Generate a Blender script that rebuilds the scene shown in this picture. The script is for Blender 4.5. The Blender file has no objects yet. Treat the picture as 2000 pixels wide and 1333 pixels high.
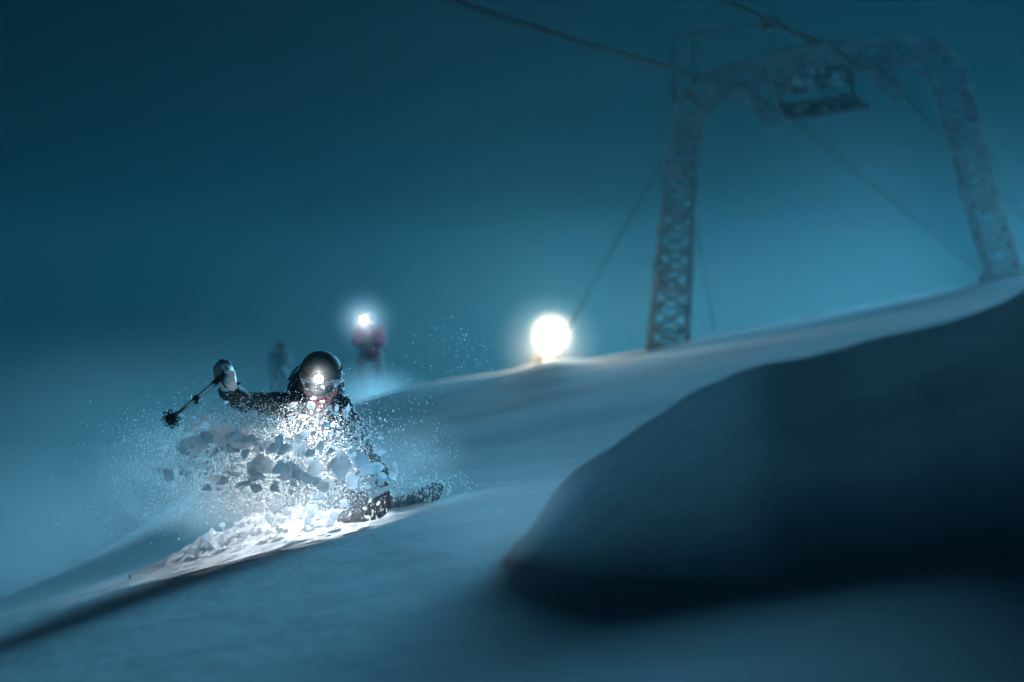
import bpy, bmesh, math, random
import numpy as np
from mathutils import Vector, Matrix, noise, Quaternion

random.seed(11)
rng = np.random.default_rng(11)
scn = bpy.context.scene
COL = scn.collection
R = math.radians

# ------------------------------------------------------------------ camera, sky, sun, exposure
LENS = 85.0
F = 2000 * LENS / 36.0                       # focal length in pixels of the 2000 px wide photograph


def P(px, py, y):
    """world point at depth y along the view for a pixel of the photograph"""
    return Vector(((px - 1000) / F * y, y, -(py - 666.5) / F * y))


cam = bpy.data.cameras.new('camera')
cam.lens = LENS
cam.sensor_width = 36
cam.clip_start = 0.05
cam.clip_end = 2000
cam.dof.use_dof = True
cam.dof.focus_distance = 13.75
cam.dof.aperture_fstop = 1.4
cam_o = bpy.data.objects.new('camera', cam)
cam_o.rotation_euler = (R(90), 0, 0)
COL.objects.link(cam_o)
scn.camera = cam_o

SUN_EL, SUN_AZ = 13.0, 21.0                  # the light stands beyond the ridge, right of the view axis
w = bpy.data.worlds.new('World')
scn.world = w
w.use_nodes = True
nt = w.node_tree
nt.nodes.clear()
sky = nt.nodes.new('ShaderNodeTexSky')
sky.sky_type = 'NISHITA'
sky.sun_disc = False
sky.sun_elevation = R(SUN_EL)
sky.sun_rotation = R(SUN_AZ)
sky.dust_density = 0.3
sky.ozone_density = 3.0
tint = nt.nodes.new('ShaderNodeMix')
tint.data_type = 'RGBA'
tint.blend_type = 'MULTIPLY'
tint.inputs[0].default_value = 1
nt.links.new(sky.outputs[0], tint.inputs[6])
tint.inputs[7].default_value = (0.02, 0.46, 0.74, 1)
bg = nt.nodes.new('ShaderNodeBackground')
bg.inputs[1].default_value = 0.0011
out = nt.nodes.new('ShaderNodeOutputWorld')
nt.links.new(tint.outputs[2], bg.inputs[0])
nt.links.new(bg.outputs[0], out.inputs[0])

sun = bpy.data.lights.new('sun', 'SUN')
sun.energy = 5.0
sun.angle = R(22)
sun.color = (0.18, 0.65, 1.0)
sun_o = bpy.data.objects.new('sun', sun)
sd = Vector((math.sin(R(SUN_AZ)) * math.cos(R(SUN_EL)), math.cos(R(SUN_AZ)) * math.cos(R(SUN_EL)), math.sin(R(SUN_EL))))
sun_o.rotation_euler = (-sd).to_track_quat('-Z', 'Y').to_euler()
COL.objects.link(sun_o)

FOG_DENSITY, FOG_G, FOG_TOP = 0.0004, 0.6, 6.2

scn.view_settings.view_transform = 'Standard'
scn.view_settings.look = 'None'
scn.view_settings.exposure = 1.42
scn.view_settings.gamma = 1
scn.view_settings.use_curve_mapping = False
scn.render.engine = 'CYCLES'
cy = scn.cycles
cy.max_bounces = 6
cy.diffuse_bounces = 2
cy.glossy_bounces = 2
cy.transmission_bounces = 3
cy.volume_bounces = 1
cy.transparent_max_bounces = 6
cy.sample_clamp_indirect = 3
cy.caustics_reflective = False
cy.caustics_refractive = False
cy.use_denoising = True
cy.volume_step_rate = 2.0
cy.use_adaptive_sampling = False


# ------------------------------------------------------------------ materials
def new_mat(name):
    m = bpy.data.materials.new(name)
    m.use_nodes = True
    n = m.node_tree
    n.nodes.clear()
    o = n.nodes.new('ShaderNodeOutputMaterial')
    return m, n, o


def noise_node(n, scale, detail=4, rough=0.6, coord='Object'):
    tc = n.nodes.new('ShaderNodeTexCoord')
    t = n.nodes.new('ShaderNodeTexNoise')
    t.inputs['Scale'].default_value = scale
    t.inputs['Detail'].default_value = detail
    t.inputs['Roughness'].default_value = rough
    n.links.new(tc.outputs[coord], t.inputs['Vector'])
    return t


def two_tone(name, c1, c2, scale, lo=.4, hi=.6, rough=.7, bump=.2, bscale=None, spec=.3, detail=4):
    m, n, o = new_mat(name)
    b = n.nodes.new('ShaderNodeBsdfPrincipled')
    b.inputs['Roughness'].default_value = rough
    b.inputs['Specular IOR Level'].default_value = spec
    t = noise_node(n, scale, detail)
    r = n.nodes.new('ShaderNodeValToRGB')
    r.color_ramp.elements[0].position = lo
    r.color_ramp.elements[0].color = (*c1, 1)
    r.color_ramp.elements[1].position = hi
    r.color_ramp.elements[1].color = (*c2, 1)
    n.links.new(t.outputs[0], r.inputs[0])
    n.links.new(r.outputs[0], b.inputs['Base Color'])
    if bump:
        t2 = noise_node(n, bscale or scale * 3, 3)
        bp = n.nodes.new('ShaderNodeBump')
        bp.inputs['Strength'].default_value = bump
        bp.inputs['Distance'].default_value = .02
        n.links.new(t2.outputs[0], bp.inputs['Height'])
        n.links.new(bp.outputs[0], b.inputs['Normal'])
    n.links.new(b.outputs[0], o.inputs[0])
    return m


def snow_mat(name, col, bumps, transl=0.0, stretch=(1, 1, 1)):
    """bumps: list of (scale, strength, distance)"""
    m, n, o = new_mat(name)
    d = n.nodes.new('ShaderNodeBsdfDiffuse')
    d.inputs[0].default_value = (*col, 1)
    d.inputs[1].default_value = .6
    prev = None
    tc = n.nodes.new('ShaderNodeTexCoord')
    mp = n.nodes.new('ShaderNodeMapping')
    mp.inputs['Scale'].default_value = stretch
    n.links.new(tc.outputs['Object'], mp.inputs[0])
    for sc, st, dist in bumps:
        t = n.nodes.new('ShaderNodeTexNoise')
        t.inputs['Scale'].default_value = sc
        t.inputs['Detail'].default_value = 5
        n.links.new(mp.outputs[0], t.inputs['Vector'])
        bp = n.nodes.new('ShaderNodeBump')
        bp.inputs['Strength'].default_value = st
        bp.inputs['Distance'].default_value = dist
        n.links.new(t.outputs[0], bp.inputs['Height'])
        if prev:
            n.links.new(prev.outputs[0], bp.inputs['Normal'])
        prev = bp
    if prev:
        n.links.new(prev.outputs[0], d.inputs['Normal'])
    sh = d
    if transl:
        tr = n.nodes.new('ShaderNodeBsdfTranslucent')
        tr.inputs[0].default_value = (*col, 1)
        mx = n.nodes.new('ShaderNodeMixShader')
        mx.inputs[0].default_value = transl
        n.links.new(d.outputs[0], mx.inputs[1])
        n.links.new(tr.outputs[0], mx.inputs[2])
        sh = mx
    n.links.new(sh.outputs[0], o.inputs[0])
    return m


def emit_mat(name, col, strength):
    m, n, o = new_mat(name)
    e = n.nodes.new('ShaderNodeEmission')
    e.inputs[0].default_value = (*col, 1)
    e.inputs[1].default_value = strength
    n.links.new(e.outputs[0], o.inputs[0])
    return m


M = {}
M['snow'] = snow_mat('snow', (.80, .84, .88), [(1.3, .25, .10), (7, .25, .03), (60, .25, .006)], 0, (1, .55, 1))
M['drift'] = snow_mat('shade_darkened_drift_snow', (.68, .72, .76), [(2.2, .4, .10), (9, .35, .03), (60, .3, .006)], 0, (.35, 1, 1.4))  # plain snow, base colour darkened to deepen the shade on the drift
M['bank'] = snow_mat('loose_snow', (.84, .86, .88), [(9, .5, .05), (40, .5, .015)], .15)
M['chunk'] = snow_mat('chunk_snow', (.84, .86, .88), [(14, .4, .03), (60, .35, .008)], .62)
M['flake'] = snow_mat('flake_snow', (.86, .88, .90), [], .35)
M['jacket'] = two_tone('black_shell_fabric', (.010, .012, .013), (.020, .022, .024), 9, .35, .7, .8, .35, 26, .08)
M['trousers'] = two_tone('dark_trouser_fabric', (.018, .020, .022), (.032, .034, .036), 8, .35, .7, .7, .35, 24)
M['helmet'] = two_tone('black_helmet_shell', (.014, .015, .016), (.021, .022, .023), 20, .3, .7, .75, .05, 60, .05)
M['rubber'] = two_tone('black_rubber', (.008, .008, .009), (.014, .014, .015), 30, .3, .7, .8, .2, 90, .0)
M['strap'] = two_tone('white_strap', (.62, .66, .72), (.74, .78, .84), 30, .3, .7, .6, .2, 200)
M['print'] = two_tone('dark_print', (.03, .04, .06), (.05, .06, .08), 40, .3, .7, .6, 0)
M['frame'] = two_tone('pale_goggle_frame', (.10, .105, .115), (.15, .16, .17), 30, .3, .7, .4, 0)
M['goggle'] = two_tone('smoked_goggle_lens', (.012, .013, .016), (.02, .02, .026), 6, .3, .7, .4, 0, None, .2)
M['gaiter'] = two_tone('red_patterned_knit', (.20, .025, .03), (.42, .22, .22), 90, .45, .55, .8, .3, 200)
M['skin'] = two_tone('skin', (.50, .30, .22), (.58, .36, .28), 20, .3, .7, .5, .1, 60)
M['glove'] = two_tone('pale_leather', (.30, .29, .28), (.40, .385, .37), 22, .3, .7, .65, .35, 60)
M['glove_back'] = two_tone('grey_glove_fabric', (.05, .06, .065), (.08, .09, .095), 25, .3, .7, .75, .3, 80)
M['pole'] = two_tone('dark_alloy', (.010, .011, .013), (.02, .02, .022), 25, .3, .7, .7, .05, 90, .15)
M['ski'] = two_tone('snowy_ski_topsheet', (.012, .014, .018), (.82, .85, .88), 22, .57, .62, .5, .25, 40, .05, 6)
M['skibase'] = two_tone('black_ski_base', (.012, .013, .016), (.022, .022, .026), 20, .3, .7, .35, .05)
M['rime'] = two_tone('rimed_steel', (.036, .041, .045), (.085, .097, .107), 2.5, .38, .68, .95, .4, 12, .0, 3)
M['rope'] = two_tone('dark_wire_rope', (.006, .006, .007), (.014, .014, .015), 14, .35, .65, .9, .3, 120, 0)
M['seat'] = two_tone('dark_seat_slats', (.02, .023, .026), (.20, .22, .24), 7, .47, .62, .85, .3, 30)
M['purple'] = two_tone('purple_shell_fabric', (.05, .005, .035), (.14, .010, .09), 5, .3, .7, .7, .3, 24)
M['haze_trousers'] = two_tone('haze_toned_trousers', (.035, .055, .065), (.055, .08, .095), 8, .35, .7, .8, .3, 24)  # fog tone put into the cloth so the legs fade out
M['bib'] = two_tone('slate_fabric', (.018, .022, .035), (.035, .04, .055), 8, .3, .7, .75, .3, 24)
M['brown'] = two_tone('brown_shell_fabric', (.03, .018, .012), (.05, .03, .02), 6, .3, .7, .7, .3, 24)
M['greenish'] = two_tone('dark_green_fabric', (.012, .03, .03), (.025, .05, .05), 6, .3, .7, .7, .3, 24)
M['lens_main'] = emit_mat('headlamp_beam_cool', (1.0, .99, .95), 30)
M['lens_cool'] = emit_mat('headlamp_beam_blue_white', (.86, .95, 1.0), 90)
M['lens_warm'] = emit_mat('headlamp_beam_warm', (1.0, .96, .86), 25)


# ------------------------------------------------------------------ helpers
def tag(o, label=None, cat=None, group=None, kind=None):
    if label:
        o['label'] = label
    if cat:
        o['category'] = cat
    if group:
        o['group'] = group
    if kind:
        o['kind'] = kind
    return o


def empty(name, loc):
    o = bpy.data.objects.new(name, None)
    o.location = loc
    o.empty_display_size = .1
    COL.objects.link(o)
    return o


def link(name, me, mat, parent=None, smooth=False):
    o = bpy.data.objects.new(name, me)
    if mat is not None and not me.materials:
        me.materials.append(mat)
    COL.objects.link(o)
    if smooth:
        me.polygons.foreach_set('use_smooth', [True] * len(me.polygons))
    if parent is not None:
        o.parent = parent
        o.location = -world_loc(parent)
    return o


def world_loc(o):
    v = Vector(o.location)
    while o.parent:
        o = o.parent
        v += Vector(o.location)
    return v


def mesh_from(name, verts, faces):
    me = bpy.data.meshes.new(name)
    me.from_pydata([tuple(v) for v in verts], [], [tuple(f) for f in faces])
    me.update()
    return me


def bm_mesh(name, bm):
    me = bpy.data.meshes.new(name)
    bmesh.ops.recalc_face_normals(bm, faces=bm.faces)
    bm.to_mesh(me)
    bm.free()
    return me


def frame_axes(d):
    d = Vector(d).normalized()
    up = Vector((0, 0, 1)) if abs(d.z) < .95 else Vector((1, 0, 0))
    a = d.cross(up).normalized()
    b = a.cross(d).normalized()
    return d, a, b


def tube_into(bm, pts, rad, seg=8, cap=True):
    """tube along points (Vectors); rad a number or a list"""
    pts = [Vector(p) for p in pts]
    n = len(pts)
    rs = rad if isinstance(rad, (list, tuple)) else [rad] * n
    rings = []
    d0, a, b = frame_axes(pts[1] - pts[0])
    for i, p in enumerate(pts):
        d = (pts[min(i + 1, n - 1)] - pts[max(i - 1, 0)]).normalized()
        a = (a - d * a.dot(d)).normalized()
        b = d.cross(a)
        rings.append([bm.verts.new(p + (a * math.cos(2 * math.pi * k / seg) + b * math.sin(2 * math.pi * k / seg)) * rs[i]) for k in range(seg)])
    for i in range(n - 1):
        for k in range(seg):
            bm.faces.new((rings[i][k], rings[i][(k + 1) % seg], rings[i + 1][(k + 1) % seg], rings[i + 1][k]))
    if cap:
        bm.faces.new(rings[0][::-1])
        bm.faces.new(rings[-1])


def tube(name, pts, rad, mat, parent=None, seg=8, smooth=True):
    bm = bmesh.new()
    tube_into(bm, pts, rad, seg)
    return link(name, bm_mesh(name, bm), mat, parent, smooth)


def box_into(bm, c, ax, ay, az, bev=0):
    """box at c with half-axis vectors"""
    c = Vector(c)
    vs = []
    for sx in (-1, 1):
        for sy in (-1, 1):
            for sz in (-1, 1):
                vs.append(bm.verts.new(c + ax * sx + ay * sy + az * sz))
    fs = [(0, 1, 3, 2), (4, 6, 7, 5), (0, 4, 5, 1), (2, 3, 7, 6), (0, 2, 6, 4), (1, 5, 7, 3)]
    faces = [bm.faces.new([vs[i] for i in f]) for f in fs]
    if bev:
        es = list({e for f in faces for e in f.edges})
        bmesh.ops.bevel(bm, geom=es, offset=bev, segments=2, affect='EDGES')


def box(name, c, ax, ay, az, mat, parent=None, bev=0):
    bm = bmesh.new()
    box_into(bm, c, Vector(ax), Vector(ay), Vector(az), bev)
    return link(name, bm_mesh(name, bm), mat, parent)


_ico = {}


def ico_arrays(sub):
    if sub not in _ico:
        bm = bmesh.new()
        bmesh.ops.create_icosphere(bm, subdivisions=sub, radius=1)
        _ico[sub] = ([v.co.copy() for v in bm.verts], [[v.index for v in f.verts] for f in bm.faces])
        bm.free()
    return _ico[sub]


def organic_mesh(name, chains, voxel, smooth_it=6, fold=0.0, fscale=12.0, extra=None):
    """one continuous surface grown round chains of (point, radius); extra = list of (point, matrix) ellipsoids"""
    V, Fc = ico_arrays(2)
    verts, faces = [], []

    def ball(c, r, mtx=None):
        base = len(verts)
        for v in V:
            q = (mtx @ v) if mtx else v * r
            verts.append(c + q)
        faces.extend([[base + i for i in f] for f in Fc])
    for ch in chains:
        for (p, r), (q, s) in zip(ch[:-1], ch[1:]):
            p, q = Vector(p), Vector(q)
            L = (q - p).length
            k = max(2, int(L / (min(r, s) * .3)) + 1)
            for i in range(k + 1):
                t = i / k
                ball(p.lerp(q, t), r + (s - r) * t)
    for c, mtx in (extra or []):
        ball(Vector(c), 1, mtx)
    me = mesh_from(name, verts, faces)
    ob = bpy.data.objects.new('tmp_' + name, me)
    COL.objects.link(ob)
    rm = ob.modifiers.new('r', 'REMESH')
    rm.mode = 'VOXEL'
    rm.voxel_size = voxel
    sm = ob.modifiers.new('s', 'SMOOTH')
    sm.factor = .5
    sm.iterations = smooth_it
    dg = bpy.context.evaluated_depsgraph_get()
    res = bpy.data.meshes.new_from_object(ob.evaluated_get(dg))
    bpy.data.objects.remove(ob)
    bpy.data.meshes.remove(me)
    res.name = name
    if fold:
        n = len(res.vertices)
        for v in res.vertices:
            c = v.co
            k = noise.noise(c * fscale) * .6 + noise.noise(Vector((c.x * fscale * .7, c.y * fscale, c.z * fscale * 2.4))) * .6
            v.co = c + v.normal * (k * fold)
    return res


def organic(name, chains, mat, parent, voxel=.012, smooth_it=6, fold=0.0, fscale=12.0, extra=None):
    return link(name, organic_mesh(name, chains, voxel, smooth_it, fold, fscale, extra), mat, parent, True)


# ------------------------------------------------------------------ ground
LIP = 13.45


def sig(t):
    return 1 / (1 + math.exp(-max(-40, min(40, t))))


def ground(x, y):
    z = -.82 + .22 * 25 * math.tanh(x / 25)
    bump = .07 + .15 * math.exp(-((x - .68) / .55) ** 2) + .40 * sig(-(x + .1) / .9)
    front = math.exp(-((y - 44) / 9.0) ** 2) if y < 44 else 1.0
    z += bump * front
    if y > 46:
        t = y - 46
        z -= 14 * (1 - math.exp(-(t / 26) ** 1.6))
    # wind-formed swells
    z += .05 * noise.noise(Vector((x * .22, y * .16, 1.7))) * min(1, abs(y) / 8 + .3)
    z += .018 * noise.noise(Vector((x * .8 + 3, y * .35, 4.1)))
    # the slope falls away towards the left
    z -= .17 * (math.log1p(math.exp(min(60, -(x + 2.5) * 2))) / 2 if x > -30 else 28.1)
    if y > 16:
        z -= .24 * (math.log1p(math.exp(min(60, -(x + 3.2) * 1.5))) / 1.5 if x > -30 else 26.8) * min(1, (y - 16) / 12)
    if y < 16:
        z -= .10 * max(0, math.log1p(math.exp(-(x + .5) * 2)) / 2) * sig((8.8 - y) / 1.3)
    # cut of the ski edge: a small lip with a shallow bench behind it
    if 12 < y < 16 and -4.5 < x < 1.5:
        along = sig((x + 2.25) / .12) * sig((-.55 - x) / .10)
        yy = y - LIP - .05 * math.sin(x * 2.3)
        z += along * (.014 * math.exp(-(yy / .10) ** 2) - .012 * sig(-(yy + .10) / .05) * math.exp(-((yy + .1) / .5) ** 2))
    return z


def spaced(segments):
    vals = []
    for a, b, st in segments:
        n = max(1, int(round((b - a) / st)))
        vals += [a + (b - a) * i / n for i in range(n)]
    vals.append(segments[-1][1])
    return vals


xs = spaced([(-148, -40, 11), (-40, -14, 2.2), (-14, -4, .45), (-4, 3, .045), (3, 14, .3), (14, 40, 2.2), (40, 148, 11)])
ys = spaced([(-40, 0, 4), (0, 5, .5), (5, 12.6, .14), (12.6, 14.6, .035), (14.6, 30, .3), (30, 70, .7), (70, 142, 5)])
verts = [(x, y, ground(x, y)) for y in ys for x in xs]
nx = len(xs)
faces = [(j * nx + i, j * nx + i + 1, (j + 1) * nx + i + 1, (j + 1) * nx + i) for j in range(len(ys) - 1) for i in range(nx - 1)]
g = link('ground', mesh_from('ground', verts, faces), M['snow'], None, True)
tag(g, 'pale blue snow slope rising to the right', None, None, 'structure')

# haze: one closed box of thin even fog
bm = bmesh.new()
box_into(bm, (0, 51, (FOG_TOP - 42) / 2), Vector((149, 0, 0)), Vector((0, 92, 0)), Vector((0, 0, (FOG_TOP + 42) / 2)))
m, n, o = new_mat('thin_fog')
pv = n.nodes.new('ShaderNodeVolumePrincipled')
pv.inputs['Color'].default_value = (.10, .33, .42, 1)
pv.inputs['Density'].default_value = FOG_DENSITY
pv.inputs['Anisotropy'].default_value = FOG_G
n.links.new(pv.outputs[0], o.inputs['Volume'])
hz = link('haze', bm_mesh('haze', bm), m)
tag(hz, 'thin blue fog filling the air over the slope', None, None, 'stuff')


# ------------------------------------------------------------------ snow drift in the right foreground
def interp(tab, x):
    if x <= tab[0][0]:
        return tab[0][1]
    for (a, b), (c, d) in zip(tab[:-1], tab[1:]):
        if x <= c:
            t = (x - a) / (c - a)
            return b + (d - b) * t
    (a, b), (c, d) = tab[-2:]
    return b + (d - b) * (x - a) / (c - a)


crest_row = [(1000, 1085), (1040, 1030), (1080, 965), (1130, 920), (1200, 864), (1260, 820), (1340, 768), (1440, 722), (1570, 702),
             (1640, 690), (1730, 655), (1800, 640), (1900, 604), (2000, 562), (2070, 505), (2160, 270), (2290, 40), (2600, -60), (3400, -80)]  # crest beyond the right edge of view is raised to shade the foreground
crest_y = [(1000, 9.2), (1130, 8.8), (1440, 8.2), (2000, 7.9), (2700, 7.9), (3400, 7.9)]
foot_row = [(1000, 1095), (1080, 1085), (1180, 1100), (1250, 1120), (1330, 1150), (1400, 1170), (1600, 1160), (1800, 1105), (2000, 1040), (2500, 880)]


def smooth_tab(tab, x, w_=40):
    return sum(interp(tab, x + d * w_) * k for d, k in ((-1, .25), (-.5, .25), (0, .2), (.5, .15), (1, .15)))


def on_ground(px, py):
    lo, hi = 2.0, 40.0
    for _ in range(40):
        mid = (lo + hi) / 2
        p = P(px, py, mid)
        if p.z > ground(p.x, p.y):
            lo = mid
        else:
            hi = mid
    return P(px, py, lo)


verts, NU, NV = [], 150, 46
for i in range(NU + 1):
    px = 1000 + 2400 * (i / NU) ** 1.4
    yc = smooth_tab(crest_y, px)
    cr = P(px, smooth_tab(crest_row, px, 45), yc)
    hh = max(0, cr.z - ground(cr.x, cr.y))
    ft = Vector((cr.x - .1 * hh, cr.y - .12 - min(2.0 * hh, 1.5), 0))
    X = cr.x
    hz_ = max(cr.z - ground(cr.x, cr.y), .0)
    for j in range(NV + 1):
        v = j / NV
        if v < .55:
            t = v / .55
            y = ft.y + (cr.y - ft.y) * t
            x = ft.x + (cr.x - ft.x) * t
            h = hz_ * (.8 * t ** 1.1 + .2 * t * t * (3 - 2 * t))
        else:
            t = (v - .55) / .45
            y = cr.y + t * 1.9
            x = cr.x + t * .15
            h = hz_ * (.5 + .5 * math.cos(t * math.pi)) * (1 - .25 * t)
        fade = min(1, hz_ / .2)
        h += fade * math.sin(min(1, v / .9) * math.pi) * (.05 * noise.noise(Vector((x * 1.6, y * 1.8, 9))) + .022 * noise.noise(Vector((x * 2.6 + y, y * 5, 2))) + .010 * noise.noise(Vector((x * 5 + y * 3, y * 13 - x * 3, 6))))
        verts.append((x, y, ground(x, y) + max(h, 0) - .012 * (1 if (j in (0, NV) or i == 0) else 0)))
faces = [(i * (NV + 1) + j, (i + 1) * (NV + 1) + j, (i + 1) * (NV + 1) + j + 1, i * (NV + 1) + j + 1) for i in range(NU) for j in range(NV)]
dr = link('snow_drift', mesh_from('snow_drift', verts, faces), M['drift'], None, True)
tag(dr, 'big dark wind-rounded snow drift in shadow in the right foreground', 'snow drift')

# ------------------------------------------------------------------ lift tower
TY = 45.0
tower = empty('lift_tower', P(1630, 640, TY))
tag(tower, 'frost-covered lattice lift tower arching over the ridge at right', 'lift tower')
path = [(1305, 676, 74), (1310, 600, 68), (1317, 510, 62), (1324, 420, 56), (1331, 340, 51), (1339, 270, 50), (1353, 213, 58), (1388, 172, 52),
        (1440, 153, 44), (1520, 139, 44), (1600, 124, 44), (1680, 112, 44), (1745, 104, 46), (1795, 105, 54), (1838, 128, 62), (1860, 172, 58),
        (1876, 232, 52), (1895, 310, 50), (1916, 390, 52), (1941, 470, 55), (1962, 540, 58)]
pts = [(P(a, b, TY), c * TY / F) for a, b, c in path]
cum = [0]
for (a, _), (b, _) in zip(pts[:-1], pts[1:]):
    cum.append(cum[-1] + (b - a).length)
NB = 38


def tower_at(s):
    for k in range(len(pts) - 1):
        if s <= cum[k + 1] or k == len(pts) - 2:
            # Catmull-Rom for a round bend
            t = (s - cum[k]) / (cum[k + 1] - cum[k])
            p0, p1, p2, p3 = (pts[max(k - 1, 0)], pts[k], pts[k + 1], pts[min(k + 2, len(pts) - 1)])
            f = lambda a, b, c, d: .5 * (2 * b + (c - a) * t + (2 * a - 5 * b + 4 * c - d) * t * t + (3 * b - a - 3 * c + d) * t ** 3)
            return f(p0[0], p1[0], p2[0], p3[0]), p1[1] + (p2[1] - p1[1]) * t


st = []
for i in range(NB + 1):
    s = cum[-1] * i / NB
    c, wd = tower_at(s)
    c2, _ = tower_at(min(cum[-1], s + .05))
    c1, _ = tower_at(max(0, s - .05))
    d = (c2 - c1).normalized()
    nrm = Vector((-d.z, 0, d.x)).normalized()       # in-plane normal, outer side of the arch
    dep = .24
    st.append({(a, b): c + nrm * (a * wd / 2) + Vector((0, b * dep, 0)) for a in (-1, 1) for b in (-1, 1)})
for a in (-1, 1):
    for b in (-1, 1):
        line = []
        for i in range(NB):
            for q in range(3):
                line.append(st[i][(a, b)].lerp(st[i + 1][(a, b)], q / 3))
        line.append(st[NB][(a, b)])
        rr = [.048 + .022 * noise.noise(p * 2.3 + Vector((a, b, 0))) for p in line]
        tube('chord', line, rr, M['rime'], tower, 8)


def brace(p, q):
    mid = p.lerp(q, .5)
    r = .030 + .018 * random.random()
    tube('brace', [p, p.lerp(q, .3), p.lerp(q, .7), q], [r * 1.3, r * random.uniform(.8, 1.3), r * random.uniform(.8, 1.2), r * 1.4], M['rime'], tower, 6)


for i in range(NB):
    A, B = st[i], st[i + 1]
    for b in (-1, 1):
        s = 1 if (i + (b > 0)) % 2 else -1
        brace(A[(s, b)], B[(-s, b)])
        if b < 0 or i % 2 == 0:
            brace(B[(-1, b)], B[(1, b)])
    for a in (-1, 1):
        s = 1 if i % 2 else -1
        brace(A[(a, s)], B[(a, -s)])
# footings
for k in (0, NB):
    c = sum((st[k][q] for q in st[k]), Vector()) / 4
    c.z -= .10
    box('footing', c, (.42, 0, 0), (0, .38, 0), (0, 0, .14), M['rime'], tower, .03)
# frame above the left sheaves
for px, y0, y1 in ((1313, 72, 200), (1357, 68, 165)):
    a, b = P(px, y0, TY - .3), P(px + (5 if px < 1330 else 0), y1, TY - .3)
    tube('gantry_post', [a, a.lerp(b, .5), b], [.040, .048, .05], M['rope'], tower, 8)
tube('gantry_bar', [P(1297, 74, TY - .3), P(1357, 66, TY - .3), P(1420, 56, TY - .3), P(1492, 45, TY - .3)], [.04, .045, .04, .03], M['rope'], tower, 8)
tube('gantry_bar', [P(1490, 106, TY - .3), P(1560, 95, TY - .3), P(1600, 86, TY - .3), P(1652, 79, TY - .3)], [.036, .04, .04, .036], M['rope'], tower, 8)
tube('gantry_post', [P(1645, 80, TY - .3), P(1648, 100, TY - .3), P(1650, 118, TY - .3)], .03, M['rime'], tower, 8)
# cabinet on the left leg
cb = box('control_box', P(1292, 537, TY - .42), (.15, 0, 0), (0, .09, 0), (0, 0, .23), M['rime'], tower, .015)
box('door', P(1292, 537, TY - .517), (.11, 0, 0), (0, .006, 0), (0, 0, .18), M['seat'], cb)


def sheaves(p, q, name='sheave_assembly'):
    d = (q - p).normalized()
    up = Vector((0, 0, 1)) - d * d.z
    up.normalize()
    side = d.cross(up)
    c = p.lerp(q, .5)
    bm = bmesh.new()
    box_into(bm, c - up * .05, d * ((q - p).length / 2), side * .07, up * .09, .02)
    box_into(bm, c + up * .25, d * .10, side * .05, up * .30, .02)
    box_into(bm, c - up * .20, d * ((q - p).length * .34), side * .02, up * .05, .01)
    so = link(name, bm_mesh(name, bm), M['rime'], tower)
    for k in range(5):
        wc = p.lerp(q, (k + .5) / 5) + up * .06
        bm = bmesh.new()
        tube_into(bm, [wc - side * .05, wc - side * .03, wc, wc + side * .03, wc + side * .05], [.135, .14, .115, .14, .135], 14)
        w_ = link('wheel', bm_mesh('wheel', bm), M['rubber'])
        w_.parent = so
    return so


sheaves(P(1452, 172, 44.2), P(1515, 232, 45.9))
sheaves(P(1706, 140, 44.2), P(1756, 182, 45.9))


def rope(name, pts_, r, label, cat, sag=0.0, group=None):
    line = []
    for (a, b) in zip(pts_[:-1], pts_[1:]):
        for k in range(8):
            t = k / 8
            q = a.lerp(b, t)
            q.z -= sag * 4 * t * (1 - t)
            line.append(q)
    line.append(pts_[-1])
    rr = [r * (1 + .25 * noise.noise(p * 1.7)) for p in line]
    o = tube(name, line, rr, M['rope'], None, 8)
    tag(o, label, cat, group)
    return o


def extend(a, b, y):
    t = (y - a.y) / (b.y - a.y)
    return a.lerp(b, 0) + (b - a) * t


a, b = P(880, 0, 26), P(1440, 168, 44.2)
rope('haul_rope', [extend(b, a, -12), a, P(1170, 93, 33.4), b, P(1525, 218, 45.9), P(1920, 532, 100), P(1980, 580, 130)], .034,
     'dark lift rope on the left, sagging from top edge onto the left sheaves', 'rope', 0, None)
a2, b2 = P(1415, 0, 28), P(1706, 132, 44.2)
rope('haul_rope', [extend(b2, a2, -12), a2, b2, P(1757, 176, 45.9), P(2000, 425, 100), P(2060, 480, 130)], .034,
     'dark lift rope on the right, carrying the hanging chair', 'rope', 0, None)


def stay(p, q, label):
    e = Vector((q.x, q.y, ground(q.x, q.y) - .05))
    rope('guy_wire', [p, q, e], .013, label, 'guy wire')


stay(P(1298, 305, TY), P(1100, 662, 43.5), 'thin guy wire slanting left from the tower into the glowing lamp')
stay(P(1349, 380, TY), P(1399, 668, 45.8), 'short steep guy wire right beside the left tower leg')
stay(P(1918, 270, TY), P(2045, 520, 45.5), 'thin guy wire falling right of the right tower leg')

# ------------------------------------------------------------------ chair on the right rope
CY = 31.9
hang = P(1503, 46, CY)
chair = empty('lift_chair', hang)
tag(chair, 'empty double lift chair with dark slatted back hanging from the right rope', 'lift chair')
PX = CY / F


def C(px, py, dy=0.0):
    return P(px, py, CY) + Vector((0, dy, 0))


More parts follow.
